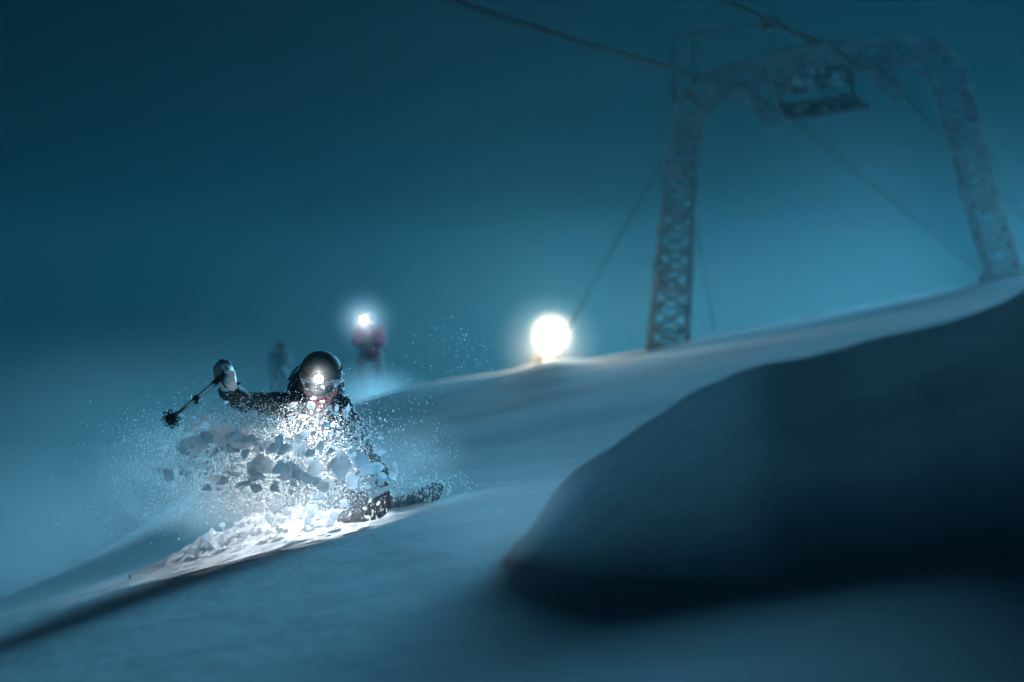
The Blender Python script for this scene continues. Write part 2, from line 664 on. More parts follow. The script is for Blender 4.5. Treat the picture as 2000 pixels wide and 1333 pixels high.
box('grip', C(1503, 44), (.10, .03, 0), (0, .16, 0), (0, 0, .07), M['rubber'], chair, .02)
tube('hanger', [C(1503, 48), C(1505, 80), C(1507, 110), C(1510, 140), C(1517, 165), C(1522, 195)], .030, M['rime'], chair, 10)
tube('top_bar', [C(1492, 107), C(1560, 97), C(1610, 90), C(1668, 140)], .024, M['rime'], chair, 10)
for pxs in ([(1512, 150), (1519, 172), (1524, 200), (1530, 222), (1536, 238)], [(1662, 120), (1666, 150), (1668, 180), (1672, 205), (1684, 218)]):
    pp = [C(*q, dy=d) for q, d in zip(pxs, (.10, .08, .02, -.12, -.30))]
    tube('side_frame', pp, .034, M['rime'], chair, 10)
for k, (l, r_) in enumerate((((1520, 152), (1668, 124)), ((1522, 166), (1668, 138)), ((1524, 181), (1669, 155)))):
    a, b = C(*l, dy=.08 - .02 * k), C(*r_, dy=.08 - .02 * k)
    box('backrest_slat', a.lerp(b, .5), (b - a) / 2, (0, .018, .004), (0, 0, .046), M['seat'], chair, .008)
for k in range(5):
    t = k / 4
    a, b = C(1527 + 9 * t, 207 + 30 * t, dy=.02 - .42 * t), C(1672 + 14 * t, 183 + 30 * t, dy=.02 - .42 * t)
    box('seat_slat', a.lerp(b, .5), (b - a) / 2, (0, -.045, -.02), (0, -.004, .012), M['seat'], chair, .006)
a, b = C(1537, 240, dy=-.42), C(1689, 214, dy=-.42)
tube('front_rail', [a, a.lerp(b, .5), b], .03, M['rime'], chair, 10)


# ------------------------------------------------------------------ people
def head_parts(root, c, yaw=0.0, pitch=.35, roll=0.0, helmet_mat=None, lens=None, detail=True, suffix_parts=True):
    """head, helmet, goggles, gaiter and headlamp in head space: x right in view, -y to the front, z up"""
    rot = Matrix.Rotation(yaw, 3, 'Z') @ Matrix.Rotation(roll, 3, 'Y') @ Matrix.Rotation(pitch, 3, 'X')
    tf = lambda x, y, z: c + rot @ Vector((x, y, z))
    # helmet shell
    bm = bmesh.new()
    bmesh.ops.create_uvsphere(bm, u_segments=40 if detail else 20, v_segments=26 if detail else 12, radius=1)
    dele = []
    for v in bm.verts:
        x, y, z = v.co
        v.co = Vector((x * .119, y * .138, z * .118))
        lim = -.012 - .055 * max(0, min(1, (v.co.y + .09) / .14))
        if v.co.z < lim - .02:
            dele.append(v)
    bmesh.ops.delete(bm, geom=dele, context='VERTS')
    for v in bm.verts:
        lim = -.012 - .055 * max(0, min(1, (v.co.y + .09) / .14))
        if v.co.z < lim:
            v.co.z = lim
    ed = [e for e in bm.edges if e.is_boundary]
    r = bmesh.ops.extrude_edge_only(bm, edges=ed)
    for v in [q for q in r['geom'] if isinstance(q, bmesh.types.BMVert)]:
        v.co = Vector((v.co.x * .90, v.co.y * .90, v.co.z - .004))
    for v in bm.verts:
        v.co = tf(*v.co)
    hel = link('helmet', bm_mesh('helmet', bm), helmet_mat or M['helmet'], root, True)
    if not detail:
        return tf, hel
    # vents and rear dial line
    for sx in (-1, 1):
        for k in range(3):
            a = Vector((sx * (.030 + .018 * k), -.075 + .05 * k, .1))
            nrm = Vector((a.x / .119 ** 2, a.y / .138 ** 2, 0))
            zz = .118 * math.sqrt(max(.05, 1 - (a.x / .119) ** 2 - (a.y / .138) ** 2))
            p0 = Vector((a.x, a.y, zz))
            a1 = Vector((a.x * 1.12, a.y + .035, 0))
            a1.z = .118 * math.sqrt(max(.05, 1 - (a1.x / .119) ** 2 - (a1.y / .138) ** 2))
            tube('vent', [tf(*p0), tf(*(p0.lerp(a1, .5) * 1.012)), tf(*a1)], [.003, .005, .003], M['rubber'], root, 6)
    return tf, hel


def head_chain(tf):
    ch = [[(tf(0, .0, 0), .085), (tf(0, -.01, -.05), .078), (tf(0, -.045, -.10), .045)],
          [(tf(0, -.085, -.03), .020), (tf(0, -.108, -.052), .014)],            # nose
          [(tf(-.03, -.078, -.085), .012), (tf(.03, -.078, -.085), .012)],      # mouth
          [(tf(-.088, .0, -.03), .015), (tf(-.088, .005, -.06), .012)], [(tf(.088, .0, -.03), .015), (tf(.088, .005, -.06), .012)]]
    return ch


def limb(*pr):
    return [(Vector(p), r) for p, r in pr]


skier = empty('person', P(618, 1000, 14.15))
tag(skier, 'skier in black leaning into a deep powder turn with a lit headlamp', 'person')
HC = P(627, 726, 13.80)
tf, helmet = head_parts(skier, HC, 0.0, .36, .03)
neck = P(624, 770, 14.02)
shL, shR = P(572, 792, 14.08), P(664, 796, 14.08)
elL, elR = P(480, 787, 13.86), P(703, 860, 13.95)
wrL, wrR = P(446, 764, 13.66), P(738, 912, 13.80)
haL, haR = P(437, 736, 13.62), P(750, 930, 13.74)
chest, belly, pelv = P(619, 830, 14.2), P(621, 880, 14.42), P(622, 905, 14.5)
hipL, hipR = P(597, 912, 14.42), P(646, 905, 14.46)
knL, knR = P(600, 905, 13.97), P(664, 895, 14.06)
anL, anR = P(578, 992, 14.13), P(662, 972, 14.40)
# body: one continuous surface
organic('body', head_chain(tf) + [
    limb((tf(0, .03, -.06), .055), (neck, .055), (chest, .13), (belly, .125), (pelv, .13)),
    limb((chest, .12), (P(618, 770, 14.25), .12)),
    limb((P(618, 780, 14.2), .09), (shL, .055), (elL, .04), (wrL, .03)),
    limb((P(618, 780, 14.2), .09), (shR, .055), (elR, .04), (wrR, .03)),
    limb((pelv, .11), (hipL, .095), (knL, .06), (anL, .042)),
    limb((pelv, .11), (hipR, .095), (knR, .06), (anR, .042))], M['skin'], skier, .011, 4)
organic('jacket', [
    limb((P(618, 764, 14.26), .178), (P(619, 800, 14.22), .18), (chest, .185), (belly, .175), (pelv, .17)),
    limb((P(600, 775, 14.15), .11), (shL, .082), (P(525, 787, 13.97), .066), (elL, .066), (P(462, 777, 13.75), .062), (P(446, 762, 13.67), .062)),
    limb((P(640, 780, 14.15), .11), (shR, .080), (P(684, 828, 14.02), .072), (elR, .068), (P(722, 886, 13.87), .06), (P(738, 912, 13.80), .055)),
    limb((P(600, 752, 13.98), .05), (P(628, 782, 13.93), .06), (P(652, 752, 13.98), .05))], M['jacket'], skier, .010, 4, .018, 13)
organic('trousers', [
    limb((pelv, .165), (hipL, .12), (knL, .088), (P(588, 955, 14.05), .072), (P(579, 985, 14.12), .075)),
    limb((pelv, .165), (hipR, .12), (knR, .088), (P(663, 940, 14.22), .072), (P(662, 966, 14.38), .075))], M['trousers'], skier, .013, 5, .010, 11)
# jacket seams: collar edge and zip pull
tube('collar_trim', [P(563, 744, 14.06), P(572, 727, 14.05), P(583, 716, 14.04)], .006, M['rubber'], skier, 6)
tube('cuff_tab', [P(460, 748, 13.64), P(466, 750, 13.63), P(470, 748, 13.63)], [.006, .009, .004], M['rubber'], skier, 6)
# boots
skid = (P(778, 975, 13.75) - P(298, 1075, 14.55)).normalized()
for an in (anL, anR):
    organic('boot', [limb((an + Vector((0, 0, .10)), .075), (an, .068), (an - Vector((0, 0, .03)) + skid * .05, .062), (an - Vector((0, 0, .035)) + skid * .16, .048)),
                     limb((an - Vector((0, 0, .03)), .062), (an - Vector((0, 0, .035)) - skid * .09, .055))], M['rubber'], skier, .012, 4)
# goggles
def arc(z, y, half, n, dz=0.0, ry=.135, rx=.118):
    return [tf(rx * math.sin(t), -ry * math.cos(t) * y, z + dz * math.cos(t * 2)) for t in [half * (2 * i / (n - 1) - 1) for i in range(n)]]


gv, gf = [], []
NA, NZ = 15, 7
for j in range(NZ):
    z = -.085 + .062 * j / (NZ - 1)
    e = 1 - abs(2 * j / (NZ - 1) - 1) ** 3 * .16
    for i in range(NA):
        t = 1.0 * e * (2 * i / (NA - 1) - 1)
        gv.append(tf(.100 * math.sin(t) * 1.0, -(.086 + .052 * math.cos(t)) - .006 * (1 - (2 * j / (NZ - 1) - 1) ** 2), z - (.012 * math.cos(t * 3) if j < 2 else 0)))
for j in range(NZ - 1):
    for i in range(NA - 1):
        gf.append((j * NA + i, j * NA + i + 1, (j + 1) * NA + i + 1, (j + 1) * NA + i))
gog = link('goggles', mesh_from('goggles', gv, gf), M['goggle'], skier, True)
md = gog.modifiers.new('thick', 'SOLIDIFY')
md.thickness = .006
rim = [gv[i] for i in range(NA)] + [gv[j * NA + NA - 1] for j in range(1, NZ)] + [gv[(NZ - 1) * NA + i] for i in range(NA - 2, -1, -1)] + [gv[j * NA] for j in range(NZ - 2, -1, -1)]
bm = bmesh.new()
tube_into(bm, rim, .0042, 6)
fr = link('frame', bm_mesh('frame', bm), M['frame'])
fr.parent = gog
fr.location = gog.location * 0
# the strap round the helmet
sv, sf, NS = [], [], 40
for i in range(NS + 1):
    t = math.radians(45) + math.radians(360 - 90) * i / NS
    rx, ry = .1215, .1405
    zc = -.052 + .030 * (1 - math.cos(t)) / 2
    k = math.sqrt(max(.3, 1 - (zc / .118) ** 2))
    for dz in (-.019, .019):
        kk = math.sqrt(max(.3, 1 - ((zc + dz) / .118) ** 2))
        sv.append(tf(rx * math.sin(t) * max(kk, .86), -ry * math.cos(t) * max(kk, .86), zc + dz))
for i in range(NS):
    sf.append((2 * i, 2 * i + 2, 2 * i + 3, 2 * i + 1))
stp = link('strap', mesh_from('strap', sv, sf), M['strap'], None, True)
stp.parent = gog
md = stp.modifiers.new('thick', 'SOLIDIFY')
md.thickness = .004
md.offset = 1
# dark print on the strap, image right side
bm = bmesh.new()
for k in range(4):
    t = math.radians(56 + 7 * k)
    zc = -.052 + .030 * (1 - math.cos(t)) / 2
    pts_ = []
    for u in range(5):
        s_ = (u / 4 - .5) * .022
        tt = t + math.radians(2.2 * math.sin(u * 1.7 + k))
        pts_.append(tf(.1275 * math.sin(tt) * .95, -.147 * math.cos(tt) * .95, zc + s_))
    tube_into(bm, pts_, .0022, 5)
pr = link('strap_print', bm_mesh('strap_print', bm), M['print'])
pr.parent = gog
# thin pale edge of the helmet
hr = []
for i in range(25):
    t = math.radians(-118 + 236 * i / 24)
    y = -.138 * math.cos(t)
    z = -.012 - .055 * max(0, min(1, (y + .09) / .14))
    k = math.sqrt(1 - (z / .118) ** 2)
    hr.append(tf(.1195 * math.sin(t) * k, y * k, z - .003))
tube('helmet_trim', hr, .0034, M['strap'], skier, 6)
# gaiter over mouth, chin and neck
organic('neck_gaiter', [limb((tf(0, -.055, -.105), .058), (tf(0, -.035, -.125), .066), (P(624, 782, 13.95), .075)),
                        limb((tf(-.05, -.03, -.10), .05), (tf(.05, -.03, -.10), .05))], M['gaiter'], skier, .009, 4, .004, 40)
# headlamp: housing, bezel, lens
fwd = (tf(0, -1, 0) - tf(0, 0, 0)).normalized()
L0 = tf(.002, -.134, .020)
hl = tube('headlamp', [L0 - fwd * .004, L0 + fwd * .012, L0 + fwd * .026, L0 + fwd * .030], [.030, .031, .030, .027], M['rubber'], skier, 20)
bm = bmesh.new()
tube_into(bm, [L0 + fwd * .0302, L0 + fwd * .034, L0 + fwd * .037], [.025, .022, .012], 20)
ln = link('lens', bm_mesh('lens', bm), M['lens_main'])
ln.parent = hl
ban = []
for i in range(33):
    t = math.radians(-180 + 360 * i / 32)
    k = .985
    ban.append(tf(.1205 * math.sin(t) * k, -.1395 * math.cos(t) * k, .020 + .012 * (1 - math.cos(t)) / 2))
tube('headlamp_band', ban, .0045, M['rubber'], skier, 6)


def spot(name, loc, target, power, size, blend, color, radius, parent):
    l = bpy.data.lights.new(name, 'SPOT')
    l.energy = power
    l.spot_size = R(size)
    l.spot_blend = blend
    l.color = color
    l.shadow_soft_size = radius
    ob = bpy.data.objects.new(name, l)
    ob.location = loc
    ob.rotation_euler = (Vector(target) - Vector(loc)).to_track_quat('-Z', 'Y').to_euler()
    COL.objects.link(ob)
    return ob


def point(name, loc, power, color, radius):
    l = bpy.data.lights.new(name, 'POINT')
    l.energy = power
    l.color = color
    l.shadow_soft_size = radius
    ob = bpy.data.objects.new(name, l)
    ob.location = loc
    COL.objects.link(ob)
    return ob


LAMP = L0 + Vector((0, -.15, .0))
spot('headlamp_light', LAMP, P(580, 985, 13.50), 56, 98, 1.0, (.90, .97, 1.0), .02, skier)
point('headlamp_spill', L0 + fwd * .05 + Vector((0, 0, .05)), .15, (1.0, .98, .95), .012)
HALO = L0 + fwd * .04 + Vector((0, 0, .012))

# gloves: right hand up, gripping the pole
gl = organic('glove', [limb((wrL, .045), (P(446, 752, 13.64), .052), (P(443, 738, 13.63), .048)),
                       limb((P(450, 735, 13.62), .030), (P(447, 722, 13.58), .026), (P(440, 716, 13.55), .022)),     # index
                       limb((P(452, 741, 13.62), .030), (P(451, 730, 13.56), .026), (P(444, 725, 13.53), .022)),     # middle
                       limb((P(452, 748, 13.62), .029), (P(452, 742, 13.56), .025), (P(445, 737, 13.53), .021)),     # ring
                       limb((P(450, 756, 13.62), .026), (P(450, 752, 13.57), .022), (P(444, 748, 13.54), .018)),     # little
                       ], M['glove'], skier, .0055, 3, .003, 40)
organic('glove_back', [limb((P(428, 738, 13.66), .030), (P(428, 722, 13.64), .036), (P(434, 713, 13.60), .034), (P(443, 712, 13.57), .026)),
                       limb((P(436, 716, 13.66), .036), (P(438, 735, 13.68), .036))], M['glove_back'], skier, .006, 4, .002, 40)
tube('cuff_band', [P(427 + 36 * t, 762 - 5 * t + 9 * math.sin(t * math.pi), 13.655 - .05 * math.sin(t * math.pi)) for t in [i / 8 for i in range(9)]], .008, M['glove_back'], skier, 6)
organic('glove', [limb((wrR, .045), (haR, .048)), limb((haR, .030), (P(757, 938, 13.70), .022), (P(750, 944, 13.68), .018)),
                  limb((haR, .032), (P(752, 944, 13.72), .024), (P(745, 947, 13.70), .018)), limb((haR, .030), (P(745, 944, 13.73), .024), (P(738, 945, 13.70), .018)),
                  limb((haR, .028), (P(739, 935, 13.70), .022), (P(735, 941, 13.68), .018))], M['jacket'], skier, .007, 3)

# ski pole
tipP = P(330, 822, 12.72)
topP = P(441, 731, 13.60)
pole = empty('ski_pole', tipP)
tag(pole, 'black ski pole gripped in the raised glove, basket pointing at the camera', 'ski pole')
at = lambda t: topP.lerp(tipP, t)
tube('shaft', [at(.16), at(.4), at(.7), at(1.0)], [.0115, .0115, .0105, .0085], M['pole'], pole, 10)
tube('grip', [at(-.03), at(-.01), at(.02), at(.06), at(.10), at(.14), at(.22), at(.225)], [.012, .021, .019, .016, .019, .0165, .0175, .012], M['rubber'], pole, 12)
tube('clamp', [at(.52), at(.53), at(.575), at(.585)], [.012, .019, .018, .012], M['rubber'], pole, 10)
tube('clamp_lever', [at(.525) + Vector((.012, -.01, -.012)), at(.55) + Vector((.018, -.012, -.018)), at(.585) + Vector((.014, -.01, -.016))], [.005, .007, .004], M['pole'], pole, 6)
tube('strap', [P(446, 737, 13.60), P(449, 748, 13.585), P(441, 757, 13.57), P(434, 748, 13.575), P(436, 738, 13.59)], .006, M['rubber'], pole, 6)
dP, aP, bP = frame_axes(tipP - topP)
bm = bmesh.new()
bc = at(.965)
tube_into(bm, [bc - dP * .012, bc, bc + dP * .012, bc + dP * .016], [.014, .030, .030, .012], 16)
for k in range(8):
    a0 = 2 * math.pi * k / 8
    lp = []
    for u in range(9):
        s_ = u / 8
        aa = a0 + (s_ - .5) * .62
        rr_ = .024 + .027 * math.sin(s_ * math.pi) ** .6
        lp.append(bc + (aP * math.cos(aa) + bP * math.sin(aa)) * rr_)
    tube_into(bm, lp, .0042, 6)
link('basket', bm_mesh('basket', bm), M['rubber'], pole, True)
tube('tip', [at(.99), at(1.02), at(1.045)], [.008, .007, .003], M['pole'], pole, 8)


# skis
def make_ski(tip, tail, label):
    d = (tip - tail).normalized()
    wv = (Vector((0, .50, .86)) - d * Vector((0, .50, .86)).dot(d)).normalized()
    nv = wv.cross(d).normalized()
    if nv.y > 0:
        nv = -nv
    L = (tip - tail).length
    bm = bmesh.new()
    top, bot = [], []
    N = 36
    for i in range(N + 1):
        t = i / N
        s = t * L
        hw = .048 + .026 * (2 * abs(t - .48)) ** 2 + (.004 if t > .5 else 0)
        if t > .93:
            q = (t - .93) / .07
            hw *= math.sqrt(max(.0, 1 - q * q)) * .98 + .02
        if t < .02:
            hw *= .75
        lift = .07 * max(0, (t - .84) / .16) ** 2
        c = tail + d * s + nv * lift
        th = .007 if .9 > t > .1 else .004
        top.append((bm.verts.new(c + wv * hw + nv * th), bm.verts.new(c - wv * hw + nv * th)))
        bot.append((bm.verts.new(c + wv * hw - nv * th), bm.verts.new(c - wv * hw - nv * th)))
    for i in range(N):
        bm.faces.new((top[i][0], top[i + 1][0], top[i + 1][1], top[i][1]))
        bm.faces.new((bot[i][1], bot[i + 1][1], bot[i + 1][0], bot[i][0]))
        for k in (0, 1):
            bm.faces.new((top[i][k], bot[i][k], bot[i + 1][k], top[i + 1][k]))
    bm.faces.new((top[0][0], top[0][1], bot[0][1], bot[0][0]))
    bm.faces.new((top[N][0], bot[N][0], bot[N][1], top[N][1]))
    root = empty('ski', tail.lerp(tip, .5))
    tag(root, label, 'ski')
    link('board', bm_mesh('board', bm), M['ski'], root)
    mid = tail + d * (L * .45) + nv * .025
    for s in (-.16, .13):
        box('binding', mid + d * s, d * .055, wv * .035, nv * .022, M['rubber'], root, .008)
    return root


make_ski(P(784, 980, 13.42), P(330, 1125, 14.50), 'snow-dusted black ski nearer the camera, rounded tip showing below the skier')
make_ski(P(880, 958, 14.05), P(470, 1085, 14.85), 'farther ski mostly buried in powder, tip just showing at right')


# ------------------------------------------------------------------ far skiers
def far_skier(feet, label, jacket, trousers, lean=0.0, yaw=0.0, lamp=None, scale=1.0, panel=None, head_dx=0.0):
    root = empty('person', feet)
    tag(root, label, 'person')
    rz = Matrix.Rotation(yaw, 3, 'Z')

    def q(x, y, z):
        x += lean * z + (head_dx if z > 1.3 else 0)
        return Vector(feet) + rz @ (Vector((x, y, z)) * scale)
    tf_, hel = head_parts(root, q(0, -.26, 1.47), yaw, .35, 0, M['helmet'], None, False)
    tors = [limb((q(0, .05, .80), .15), (q(0, -.05, 1.0), .15), (q(0, -.12, 1.22), .15)), limb((q(-.2, -.12, 1.25), .08), (q(.2, -.12, 1.25), .08))]
    arms = [limb((q(s * .21, -.12, 1.25), .065), (q(s * .27, -.16, 1.0), .055), (q(s * .19, -.40, .95), .045)) for s in (-1, 1)]
    legs = [limb((q(s * .12, .05, .80), .10), (q(s * .17, -.20, .46), .075), (q(s * .15, .0, .10), .055)) for s in (-1, 1)]
    organic('body', head_chain(tf_) + [limb((tf_(0, .03, -.06), .055), (q(0, -.12, 1.25), .07))] + [[(p, r * .72) for p, r in c] for c in tors + arms + legs], M['skin'], root, .024, 3)
    organic('jacket', [[(p, r * 1.18) for p, r in c] for c in tors + arms], jacket, root, .022, 4, .02, 7)
    organic('trousers', [[(p, r * 1.18) for p, r in c] for c in legs], trousers, root, .022, 4, .015, 7)
    if panel:
        organic('bib', [limb((q(-.05, -.17, .86), .11), (q(-.06, -.20, 1.02), .12), (q(-.03, -.24, 1.18), .09))], panel, root, .022, 4)
    for s in (-1, 1):
        organic('glove', [limb((q(s * .19, -.40, .95), .05), (q(s * .17, -.48, .94), .045)), limb((q(s * .15, -.43, .96), .022), (q(s * .13, -.48, .98), .018))], M['rubber'], root, .016, 2)
        organic('boot', [limb((q(s * .15, .02, .22), .075), (q(s * .15, .0, .09), .07), (q(s * .15, -.16, .07), .05))], M['rubber'], root, .02, 3)
    gv_ = [tf_(.1 * math.sin(t) * 1.02, -(.088 + .054 * math.cos(t)), z) for z in (-.085, -.055, -.025) for t in [1.0 * (2 * i / 8 - 1) for i in range(9)]]
    gf_ = [(j * 9 + i, j * 9 + i + 1, (j + 1) * 9 + i + 1, (j + 1) * 9 + i) for j in range(2) for i in range(8)]
    go = link('goggles', mesh_from('goggles', gv_, gf_), M['goggle'], root, True)
    md_ = go.modifiers.new('thick', 'SOLIDIFY')
    md_.thickness = .008
    if lamp:
        f_ = (tf_(0, -1, 0) - tf_(0, 0, 0)).normalized()
        l0 = tf_(0, -.134, .03)
        h_ = tube('headlamp', [l0, l0 + f_ * .03, l0 + f_ * .034], [.034, .034, .030], M['rubber'], root, 16)
        bm_ = bmesh.new()
        tube_into(bm_, [l0 + f_ * .0345, l0 + f_ * .038, l0 + f_ * .041], [.030, .027, .012], 16)
        e_ = link('lens', bm_mesh('lens', bm_), lamp)
        e_.parent = h_
        return root, l0 + f_ * .06
    return root, None


def skis_for(feet, label, yaw=0.0):
    for s, w_ in ((-1, 'left'), (1, 'right')):
        d = Matrix.Rotation(yaw, 3, 'Z') @ Vector((0, -1, 0))
        c = Vector(feet) + Vector((s * .15, 0, .0))
        a_, b_ = c + d * .95, c - d * .75
        a_.z, b_.z = ground(a_.x, a_.y) + .02, ground(b_.x, b_.y) + .02
        bm_ = bmesh.new()
        sd_ = d.cross(Vector((0, 0, 1)))
        n_ = 12
        tp = []
        for i in range(n_ + 1):
            t = i / n_
            p = b_.lerp(a_, t) + Vector((0, 0, .12 * max(0, (t - .85) / .15) ** 2))
            hw = .05 * (math.sqrt(max(.02, 1 - ((t - .9) / .1) ** 2)) if t > .9 else 1)
            tp.append([bm_.verts.new(p + sd_ * hw), bm_.verts.new(p - sd_ * hw), bm_.verts.new(p - sd_ * hw - Vector((0, 0, .012))), bm_.verts.new(p + sd_ * hw - Vector((0, 0, .012)))])
        for i in range(n_):
            for k in range(4):
                bm_.faces.new((tp[i][k], tp[i][(k + 1) % 4], tp[i + 1][(k + 1) % 4], tp[i + 1][k]))
        bm_.faces.new(tp[0][::-1])
        bm_.faces.new(tp[-1])
        o_ = link('ski', bm_mesh('ski', bm_), M['skibase'])
        tag(o_, label % w_, 'ski')


def puff(name, c, size, dens, g, label, color=(1, 1, 1), noise_amt=0.0, nscale=3.0, power=2.0):
    V, Fc = ico_arrays(3)
    me = mesh_from(name, [v * 1.02 for v in V], Fc)
    m_, n_, o_ = new_mat(name)
    tc = n_.nodes.new('ShaderNodeTexCoord')
    ln_ = n_.nodes.new('ShaderNodeVectorMath')
    ln_.operation = 'LENGTH'
    n_.links.new(tc.outputs['Object'], ln_.inputs[0])

    def mth(op, a_, b_=None):
        k = n_.nodes.new('ShaderNodeMath')
        k.operation = op
        for idx, v_ in ((0, a_), (1, b_)):
            if v_ is None:
                continue
            if isinstance(v_, (int, float)):
                k.inputs[idx].default_value = v_
            else:
                n_.links.new(v_, k.inputs[idx])
        return k.outputs[0]
    r2 = mth('SUBTRACT', 1.0, ln_.outputs['Value'])
    r2 = mth('MAXIMUM', r2, 0.0)
    dn = mth('POWER', r2, power)
    if noise_amt:
        t_ = n_.nodes.new('ShaderNodeTexNoise')
        t_.inputs['Scale'].default_value = nscale
        t_.inputs['Detail'].default_value = 4
        n_.links.new(tc.outputs['Object'], t_.inputs['Vector'])
        k_ = mth('MULTIPLY', mth('SUBTRACT', t_.outputs[0], .5 - .12), 3.2 * noise_amt)
        k_ = mth('MAXIMUM', mth('ADD', k_, 1 - noise_amt), 0.0)
        dn = mth('MULTIPLY', dn, k_)
    dn = mth('MULTIPLY', dn, dens)
    pv_ = n_.nodes.new('ShaderNodeVolumePrincipled')
    pv_.inputs['Color'].default_value = (*color, 1)
    pv_.inputs['Anisotropy'].default_value = g
    n_.links.new(dn, pv_.inputs['Density'])
    n_.links.new(pv_.outputs[0], o_.inputs['Volume'])
    o2 = link(name, me, m_)
    o2.location = c
    o2.scale = size
    tag(o2, label, None, None, 'stuff')
    return o2


Y2 = 46.5
f2 = P(724, 622, Y2) + Vector((0, .26, -1.47))
p2, l2 = far_skier(f2, 'crouching skier in a purple jacket under a small blue-white headlamp', M['purple'], M['haze_trousers'], -.02, 0.0, M['lens_cool'], 1.0, M['bib'], -.09)
Y3 = 45.0
f3 = P(1070, 672, Y3) + Vector((0, .26, -1.47))
p3, l3 = far_skier(f3, 'skier behind the ridge hidden in the largest warm headlamp glow', M['brown'], M['bib'], 0, 0.0, M['lens_warm'])
Y4 = 55.0
f4 = P(543, 672, Y4) + Vector((0, .22, -1.2))
p4, _ = far_skier(f4, 'faint dark skier without a lamp, lost in fog left of the helmet', M['greenish'], M['greenish'], -.03, .5, None, .78)
for q_, lab in ((f2, '%s ski under the crouching skier in purple'), (f3, '%s ski of the skier hidden in the warm glow'), (f4, '%s ski of the faint skier in the fog')):
    skis_for(q_, lab)

point('headlamp_spill', l3, 55, (1.0, .85, .60), .03)
point('headlamp_light', l2, 6, (.80, .93, 1.0), .03)
puff('lamp_halo_cloud', l2, (.75, .7, .75), 1.0, .0, 'small round cloud of blown snow lit blue-white by the purple skier\'s lamp', power=2.4)  # added volume standing in for the bloom round this lamp
spot('headlamp_light', l3, l3 + Vector((.06, -1, .27)), 10500, 54, .9, (1.0, .90, .70), .03, None)
puff('lamp_halo_cloud', l3 + Vector((0, -.25, 0)), (1.08, .9, 1.08), .20, .0, 'largest added cloud giving a warm white halo to the lamp on the ridge', power=1.3)  # added volume that makes the soft halo of the warm lamp
puff('drifting_powder', P(712, 785, 45.3), (1.5, 1.1, .85), .9, .2, 'low cloud of drifting powder hiding the purple skier\'s legs', noise_amt=.4, nscale=2.2, power=1.6)

puff('drifting_powder', P(1810, 600, 42.0), (5.6, 2.6, 4.2), .021, .5, 'long low veil of wind-blown snow along the ridge before the tower', noise_amt=.35, nscale=1.6, power=1.4)

puff('drifting_powder', P(240, 870, 37.0), (4.6, 3.6, 2.0), .03, .3, 'thin veil of blown snow over the slope at the far left', noise_amt=.35, nscale=1.6, power=1.0)

puff('drifting_powder', P(1150, 680, 60.0), (13.0, 4.0, 4.4), .010, .6, 'broad pale veil of blown snow behind the middle of the ridge', noise_amt=.3, nscale=1.5, power=1.4)

puff('drifting_powder', P(1130, 1020, 8.3), (.75, .6, .26), .2, .4, 'thin mist of blown snow curling round the left end of the dark drift', noise_amt=.4, nscale=2.0, power=1.2)

puff('drifting_powder', P(90, 1090, 21.0), (2.4, 4.2, 1.1), .05, .4, 'faint veil of blown snow low over the slope behind the skier\'s track', noise_amt=.35, nscale=1.8, power=1.2)

# ------------------------------------------------------------------ the ploughed bank of snow under the skier
verts, NU, NV = [], 170, 60
for i in range(NU + 1):
    u = i / NU
    px = 250 + 640 * u
    for j in range(NV + 1):
        v = j / NV
        y = 13.50 + .80 * v
        x = (px - 1000) / F * y
        prof = math.sin(min(1, v / .62) * math.pi / 2) ** 1.4 * (1 if v < .62 else math.cos((v - .62) / .38 * math.pi / 2))
        ends = sig((u - .12) / .04) * sig((.66 - u) / .045)
        hgt = (.07 + .05 * sig((u - .26) / .05)) * ends * prof
        lump = noise.noise(Vector((x * 5, y * 5, 1))) * .06 + (.5 - abs(noise.noise(Vector((x * 7, y * 7, 5))))) * .06 - .015 + abs(noise.noise(Vector((x * 15, y * 15, 8)))) * .05 + noise.cell(Vector((x * 14 + .3 * noise.noise(Vector((x * 9, y * 9, 0))), y * 14, 2))) * .014 + noise.noise(Vector((x * 30, y * 30, 7))) * .014
        h = hgt + lump * ends * min(1, 4 * prof) * (.5 + .5 * prof)
        verts.append((x, y, ground(x, y) + (max(h, 0) if 0 < j < NV and 0 < i < NU else -.01)))
faces = [(i * (NV + 1) + j, (i + 1) * (NV + 1) + j, (i + 1) * (NV + 1) + j + 1, i * (NV + 1) + j + 1) for i in range(NU) for j in range(NV)]
bk = link('snow_bank', mesh_from('snow_bank', verts, faces), M['bank'], None, True)
tag(bk, 'lumpy bank of bright loose snow ploughed up beneath the skier', 'snow bank')

# ------------------------------------------------------------------ chunks of snow in the air
def hull_mesh(name, pts_):
    bm_ = bmesh.new()
    vs = [bm_.verts.new(p) for p in pts_]
    r_ = bmesh.ops.convex_hull(bm_, input=vs)
    junk = {e for e in r_.get('geom_interior', []) + r_.get('geom_unused', []) if isinstance(e, bmesh.types.BMVert)}
    if junk:
        bmesh.ops.delete(bm_, geom=list(junk), context='VERTS')
    es = list(bm_.edges)
    bmesh.ops.subdivide_edges(bm_, edges=es, cuts=2, use_grid_fill=True)
    seed = random.random() * 50
    for v in bm_.verts:
        c = v.co
        v.co = c * (1 + .24 * noise.noise(c * 2.1 + Vector((seed, 0, 0))) + .10 * noise.noise(c * 5 + Vector((0, seed, 0))))
    for _ in range(2):
        bmesh.ops.smooth_vert(bm_, verts=bm_.verts, factor=.28, use_axis_x=True, use_axis_y=True, use_axis_z=True)
    for v in bm_.verts:
        v.co *= 1.12
    me_ = bm_mesh(name, bm_)
    me_.materials.append(M['chunk'])
    me_.polygons.foreach_set('use_smooth', [True] * len(me_.polygons))
    return me_


